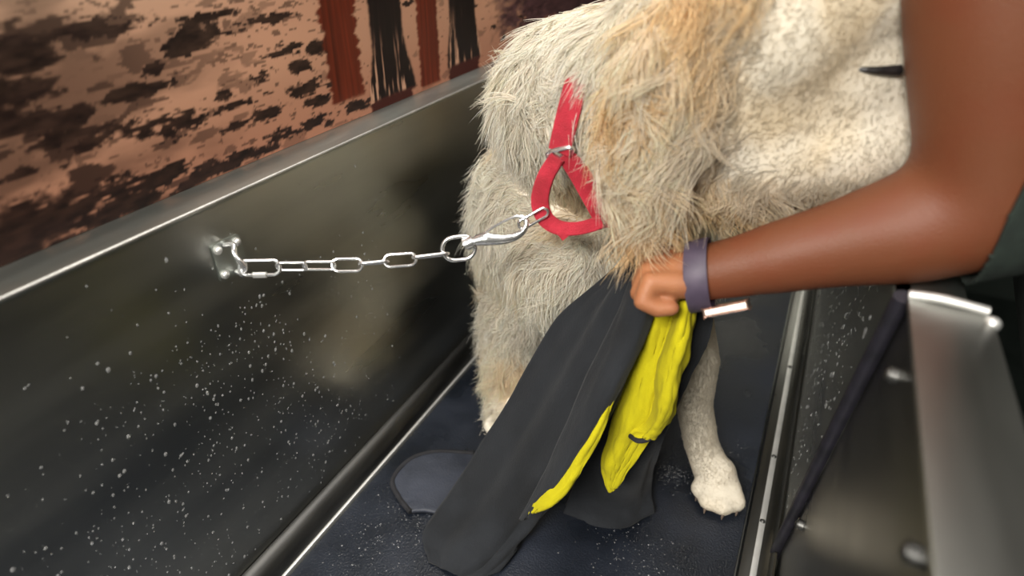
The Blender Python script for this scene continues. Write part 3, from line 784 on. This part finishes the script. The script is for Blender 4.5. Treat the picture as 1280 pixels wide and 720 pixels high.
# ---------------------------------------------------------------- person reaching in from the right
def build_person():
    S = []
    def chain(*pts):
        for (a, b) in zip(pts[:-1], pts[1:]): S.append((a[:3], b[:3], a[3], b[3]))
    W = at(880, 343, d=.615); E = at(1238, 262, d=.515); SH = np.array([.048, .605, .915])
    F1 = W * .45 + E * .55
    wr = lambda p, r: (*p, r)
    # near arm
    chain(wr(SH, .062), wr(SH * .45 + E * .55 + np.array([.008, 0, 0]), .068), wr(E + np.array([.002, .0, .010]), .058))
    chain(wr(E + np.array([.010, .004, -.006]), .046), wr(E, .051), wr(W * .25 + E * .75, .0525), wr(W * .5 + E * .5, .042), wr(W * .8 + E * .2, .0315), wr(W, .0265))
    S.append((W + np.array([0, .012, .004]), W * .75 + E * .25 + np.array([0, .01, 0]), .022, .027))
    # hand closed on the towel: knuckles run away from the viewer, fingers curl down and back under the palm
    PM = at(843, 340, d=.620)
    f = PM - W; f /= np.linalg.norm(f)
    vw = view(PM); u = np.cross(f, vw); u /= np.linalg.norm(u); u = u if u[2] > 0 else -u
    aw = np.cross(u, f); aw = aw if aw @ vw < 0 else -aw
    KC = at(819, 334, d=.622)
    ln = aw * .80 + u * .60
    chain(wr(W, .0255), wr(W * .3 + PM * .7, .022))
    for q in range(4):
        o = (q - 1.5) * .0168
        k = KC + ln * o + f * (.004, .007, .006, .001)[q]
        L = (.86, .98, 1.0, .92)[q]
        m1 = k + (f * .30 - u * .95) * .024 * L; m2 = m1 + (-f * .88 - u * .36) * .020 * L; m3 = m2 + (-f * .97 + u * .15) * .016 * L
        S.append((W * .45 + PM * .55 + ln * o * .75, k, .0150, .0105))
        chain(wr(k, .0104), wr(m1, .0092), wr(m2, .0086), wr(m3, .0076))
    t0 = PM - f * .012 + aw * .022 - u * .004
    t1 = t0 + f * .022 + aw * .012 - u * .010; t2 = t1 + f * .018 - u * .012; t3 = t2 + f * .004 - u * .016
    chain(wr(t0, .0155), wr(t1, .0118), wr(t2, .0100), wr(t3, .0082))
    # trunk leaning over the rim
    SR = np.array([.10, 1.00, .93])
    chain((.17, .80, .88, .125), (.33, .80, .60, .125), (.47, .80, .30, .13), (.50, .80, .16, .14))
    chain(wr(SH, .062), (.17, .74, .90, .09)); chain(wr(SR, .062), (.17, .86, .90, .09))
    chain((.16, .80, .95, .06), (.08, .80, 1.04, .055))
    # far arm, resting forward along the dog's back
    chain(wr(SR, .060), (.10, 1.16, .76, .046), (.02, 1.12, .68, .036), (-.06, 1.10, .655, .026), (-.10, 1.10, .65, .024))
    for q in range(4):
        b = np.array([-.105, 1.075 + q * .019, .65]); chain(wr(b, .0105), (b[0] - .035, b[1], b[2] + .004, .009), (b[0] - .062, b[1], b[2] - .006, .0078), (b[0] - .082, b[1], b[2] - .018, .007))
        S.append(((-.06, 1.10, .655), b, .022, .0105))
    chain((-.075, 1.075, .652, .014), (-.10, 1.045, .645, .011), (-.125, 1.035, .636, .008))
    # legs
    for sy in (-1, 1):
        hy = .80 + sy * .095
        chain((.50, hy, .14, .105), (.47, hy + sy * .02, -.28, .068), (.50, hy + sy * .02, -.62, .042), (.50, hy + sy * .02, -.69, .04), (.40, hy + sy * .03, -.722, .028))
    # head: skull, jaw, nose, ears, facing the dog
    balls = [((.045, .80, 1.13), (.098, .077, .108), Matrix.Rotation(math.radians(-35), 3, 'Y')), ((.005, .80, 1.085), (.062, .058, .075), Matrix.Rotation(math.radians(-35), 3, 'Y'))]
    chain((-.045, .80, 1.115, .012), (-.067, .80, 1.085, .015))
    for sy in (-1, 1): balls.append(((.055, .80 + sy * .082, 1.105), (.022, .010, .032), None))
    balls.append(((-.045, .80, 1.052), (.012, .022, .012), None))
    me = organic('person', S, .0027, 4, balls)
    return me, W, E, SH, PM
pm, W, E, SH, PM = build_person()
V, _n = arr(pm); relax(pm, sst(.09, .16, np.linalg.norm(V - PM, axis=1)) * sst(1.02, .98, V[:, 2]) * sst(-.10, 0, V[:, 2]) * sst(.95, .90, V[:, 1]), 160)
V, N = arr(pm)
arm_t = np.clip(((V - W) @ (E - W)) / ((E - W) @ (E - W)), -1, 2)
base = lin(110, 64, 41); pale = lin(162, 108, 74); red = lin(112, 55, 34)
g = fbm(V * 30, 3, 9)[:, None]
k = sst(.05, -.12, arm_t)[:, None] * (np.linalg.norm(V - PM, axis=1) < .16)[:, None]
C = base * (1 - k) + pale * k
C = C * (1 - .35 * sst(.4, .7, g)) + red * .35 * sst(.4, .7, g)
set_colour(pm, C)
person = link('person', pm, SKIN)
tag(person, 'person leaning in from the right with a bare tanned arm, holding the towel', 'person')
def garment(name, keep, off, m):
    bm = bmesh.new(); bm.from_mesh(pm)
    bmesh.ops.delete(bm, geom=[v for v in bm.verts if not keep(v.co)], context='VERTS')
    bm.normal_update()
    for v in bm.verts: v.co += v.normal * off
    me = bpy.data.meshes.new(name); bm.to_mesh(me); bm.free()
    for a in list(me.color_attributes): me.color_attributes.remove(a)
    me.materials.clear()
    o = link(name, me, m, person)
    s = o.modifiers.new('thickness', 'SOLIDIFY'); s.thickness = .003; s.offset = 1
    return o
garment('shirt', lambda c: c.z > .12 and c.z < .985 and not (c.x < .145 and c.z < .80) and c.z > .12, .006, SHIRT)
garment('trousers', lambda c: c.z <= .16 and c.z > -.70 and c.x > .3, .008, TROUSER)
garment('shoe', lambda c: c.z <= -.66 and c.y < .80, .006, BLACK)
garment('shoe', lambda c: c.z <= -.66 and c.y >= .80, .006, BLACK)
garment('hair', lambda c: c.z > 1.10 and c.x > .02 - (c.z - 1.13) * .5, .012, HAIRM)
for sy in (-1, 1): MB().ball((-.049, .80 + sy * .030, 1.128), .0105).build('eye', EYE, person)

# ---------------------------------------------------------------- watch on the wrist
watch = empty('wrist_watch', W, 'dark plum strap watch with a rose metal case on the tanned wrist', 'watch')
ax = (E - W) / np.linalg.norm(E - W); vd = view(W); up = np.cross(ax, vd); up /= np.linalg.norm(up); up = up if up[2] > 0 else -up
vd2 = np.cross(up, ax); vd2 = vd2 if vd2 @ vd > 0 else -vd2
cw = W + ax * (-.004)
ringp = [cw + (.0335 * math.cos(t)) * vd2 + (.0345 * math.sin(t)) * up + ax * .006 * math.sin(t) for t in np.linspace(0, 2 * math.pi, 36, endpoint=False)]
ringn = [(.0335 * math.cos(t)) * vd2 + (.0345 * math.sin(t)) * up for t in np.linspace(0, 2 * math.pi, 36, endpoint=False)]
MB().np(*ribbon(ringp, ringn, .022, .003, 72, True)).build('strap', STRAP, watch)
cc = cw - up * .0370 + ax * .018
bm = MB()
t = bmesh.new(); bmesh.ops.create_cube(t, size=1)
for v in t.verts: v.co = Vector(cc + ax * v.co.x * .042 + vd2 * v.co.y * .036 + up * v.co.z * .0085)
bmesh.ops.bevel(t, geom=t.edges[:], offset=.0018, segments=2, affect='EDGES', profile=.5)
bm.add(t); case = bm.build('case', ROSE, watch, False)
t = bmesh.new(); bmesh.ops.create_cube(t, size=1)
for v in t.verts: v.co = Vector(cc - up * .0048 + ax * v.co.x * .034 + vd2 * v.co.y * .028 + up * v.co.z * .002)
bm = MB(); bm.add(t); bm.build('screen', BLACK, case)

# ---------------------------------------------------------------- towel
towel = empty('towel', at(815, 350, .58), 'charcoal and yellow microfibre towel hanging from the hand between the dog legs', 'towel')
def sheet(rows, nu, nv, name, m, folds=(), th=.004, seed=0, rough=.010):
    """rows of control points -> smooth cloth with fold waves, thickness"""
    R = [spline(r, nu) for r in rows]; G = spline(np.array(R).reshape(len(R), -1), nv).reshape(nv, nu, 3)
    du = np.gradient(G, axis=1); dv = np.gradient(G, axis=0); Nn = np.cross(du, dv); Nn /= np.linalg.norm(Nn, axis=2)[..., None] + 1e-9
    vv = (CAM - G); s = np.sign((Nn * vv).sum(2)); Nn *= s[..., None]
    u = np.linspace(0, 1, nu)[None, :].repeat(nv, 0); v = np.linspace(0, 1, nv)[:, None].repeat(nu, 1)
    d = np.zeros((nv, nu))
    for (amp, fu, fv, ph, sharp) in folds:
        w = np.sin(2 * math.pi * (fu * u + fv * v) + ph); d += amp * np.sign(w) * np.abs(w) ** sharp * (.3 + .7 * v)
    d += (fbm(np.c_[u.ravel() * 5, v.ravel() * 7], 3, seed).reshape(nv, nu) - .5) * rough
    G = G + Nn * d[..., None]; G[..., 2] = np.maximum(G[..., 2], .005)
    idx = np.arange(nu * nv).reshape(nv, nu)
    F = np.stack([idx[:-1, :-1], idx[:-1, 1:], idx[1:, 1:], idx[1:, :-1]], -1).reshape(-1, 4)
    o = link(name, mesh_np(name, G.reshape(-1, 3), F), m, towel)
    sm = o.modifiers.new('thickness', 'SOLIDIFY'); sm.thickness = th; sm.offset = 0
    return o, G
# grey front drape: falls from the hand to the mat on the left
rows = [
    [at(792, 318, .600), at(806, 314, .585), at(818, 322, .578), at(824, 334, .576)],
    [at(752, 352, .600), at(775, 350, .582), at(800, 352, .570), at(812, 362, .566)],
    [at(700, 398, .600), at(742, 402, .574), at(780, 405, .558), at(800, 410, .556)],
    [at(668, 452, .592), at(715, 458, .560), at(758, 462, .545), at(786, 462, .545)],
    [at(634, 510, .575), at(685, 522, .545), at(738, 525, .530), at(765, 512, .535)],
    [at(596, 565, .555), at(650, 590, .525), at(705, 590, .515), at(733, 565, .525)],
    [at(560, 620, z=.020), at(615, 650, z=.050), at(665, 650, z=.055), at(690, 622, z=.06)],
    [at(530, 668, z=.008), at(585, 695, z=.020), at(630, 692, z=.022), at(664, 652, z=.02)],
    [at(536, 700, z=.008), at(565, 716, z=.006), at(600, 722, z=.006), at(645, 690, z=.006)]]
sheet(rows, 60, 110, 'front_drape', GREY, folds=((.0045, 2.2, .5, .6, 1.0), (.002, 5, 1.2, 0, 1)), th=.006, seed=5)
# trailing corner of the cloth lying flat on the mat
rows = [[at(592, 568, z=.006), at(545, 566, z=.006), at(512, 576, z=.006), at(492, 600, z=.006)],
        [at(600, 600, z=.012), at(556, 600, z=.007), at(520, 606, z=.006), at(500, 622, z=.006)],
        [at(590, 650, z=.012), at(556, 645, z=.008), at(535, 640, z=.006), at(514, 640, z=.006)]]
sheet(rows, 30, 24, 'trailing_corner', BLUEGREY, th=.007, seed=9, rough=.002)
# rear grey drape, behind the yellow folds
rows = [
    [at(822, 372, .600), at(850, 376, .600), at(875, 378, .598), at(894, 382, .602)],
    [at(800, 440, .610), at(830, 440, .606), at(862, 438, .596), at(885, 430, .600)],
    [at(768, 500, .606), at(800, 500, .606), at(832, 496, .592), at(856, 486, .598)],
    [at(735, 560, .600), at(770, 566, .604), at(800, 566, .592), at(826, 560, .595)],
    [at(716, 610, z=.05), at(750, 620, z=.04), at(785, 622, z=.05), at(815, 606, z=.05)],
    [at(705, 640, z=.008), at(745, 658, z=.008), at(785, 658, z=.012), at(816, 640, z=.010)]]
sheet(rows, 44, 70, 'rear_drape', GREY, folds=((.004, 1.6, .3, 1.0, 1.0),), th=.006, seed=15)
# yellow folds
rows = [
    [at(806, 372, .578), at(820, 374, .562), at(838, 376, .560), at(854, 376, .566)],
    [at(797, 425, .572), at(812, 425, .556), at(830, 425, .556), at(842, 423, .566)],
    [at(783, 480, .566), at(797, 482, .548), at(815, 480, .548), at(828, 474, .560)],
    [at(766, 530, .560), at(782, 535, .542), at(802, 535, .543), at(822, 528, .552)],
    [at(756, 570, .556), at(768, 575, .540), at(783, 575, .541), at(800, 566, .548)],
    [at(757, 596, .552), at(763, 602, .546), at(770, 602, .546), at(777, 596, .550)],
    [at(762, 613, .550), at(764, 614, .549), at(765, 614, .549), at(767, 612, .550)]]
sheet(rows, 40, 80, 'yellow_fold', YELLOW, folds=((.0028, 1.0, .2, .3, 1.0),), th=.005, seed=21)
rows = [
    [at(850, 376, .564), at(857, 376, .546), at(863, 377, .546), at(868, 379, .562)],
    [at(837, 420, .560), at(845, 424, .533), at(854, 426, .534), at(861, 428, .556)],
    [at(824, 455, .558), at(834, 462, .527), at(844, 466, .529), at(850, 470, .552)],
    [at(820, 500, .554), at(826, 508, .523), at(837, 510, .527), at(844, 505, .548)],
    [at(806, 530, .548), at(815, 537, .524), at(826, 534, .530), at(833, 526, .546)],
    [at(790, 543, .542), at(802, 549, .528), at(814, 546, .532), at(823, 540, .545)]]
sheet(rows, 34, 60, 'yellow_fold', YELLOW, folds=((.0015, 1.5, .2, .3, 1.0),), th=.005, seed=27)
MB().tube(spline([at(788, 545, .536), at(798, 551, .526), at(810, 549, .529), at(822, 541, .536)], 20), .0032, 8).build('hem_shade_line', HEM_SHADE, towel)
MB().tube(spline([at(592, 567, z=.008), at(545, 565, z=.008), at(512, 575, z=.008), at(491, 600, z=.008), at(499, 622, z=.008), at(513, 640, z=.008)], 40), .0042, 8).build('hem_shade_line', HEM_SHADE, towel)  # black line standing in for the shade under the trailing corner's edge
# fold of the front drape that turns forward along its right side
rows = [
    [at(800, 317, .572), at(808, 316, .562), at(818, 322, .560), at(825, 334, .566)],
    [at(772, 395, .552), at(786, 395, .538), at(802, 398, .536), at(812, 402, .548)],
    [at(738, 462, .532), at(756, 463, .516), at(775, 462, .514), at(788, 458, .528)],
    [at(714, 520, .518), at(730, 522, .502), at(748, 518, .500), at(762, 505, .514)],
    [at(690, 572, .506), at(706, 574, .492), at(722, 566, .492), at(734, 548, .504)],
    [at(668, 618, .494), at(680, 620, .484), at(694, 610, .484), at(704, 594, .494)],
    [at(650, 650, .484), at(656, 650, .478), at(664, 642, .478), at(672, 634, .484)]]
sheet(rows, 30, 80, 'front_fold', GREY, th=.005, seed=41, rough=.004)
# yellow turned edge along the front drape
rows = [
    [at(760, 492, .516), at(764, 492, .512), at(768, 493, .516)],
    [at(738, 528, .508), at(748, 530, .500), at(757, 528, .506)],
    [at(708, 570, .500), at(724, 572, .490), at(742, 562, .498)],
    [at(686, 604, .490), at(706, 606, .480), at(724, 592, .488)],
    [at(666, 632, .482), at(686, 632, .474), at(704, 620, .480)],
    [at(662, 642, .480), at(668, 640, .478), at(676, 636, .480)]]
sheet(rows, 20, 60, 'turned_edge', YELLOW, th=.004, seed=33, rough=.005)
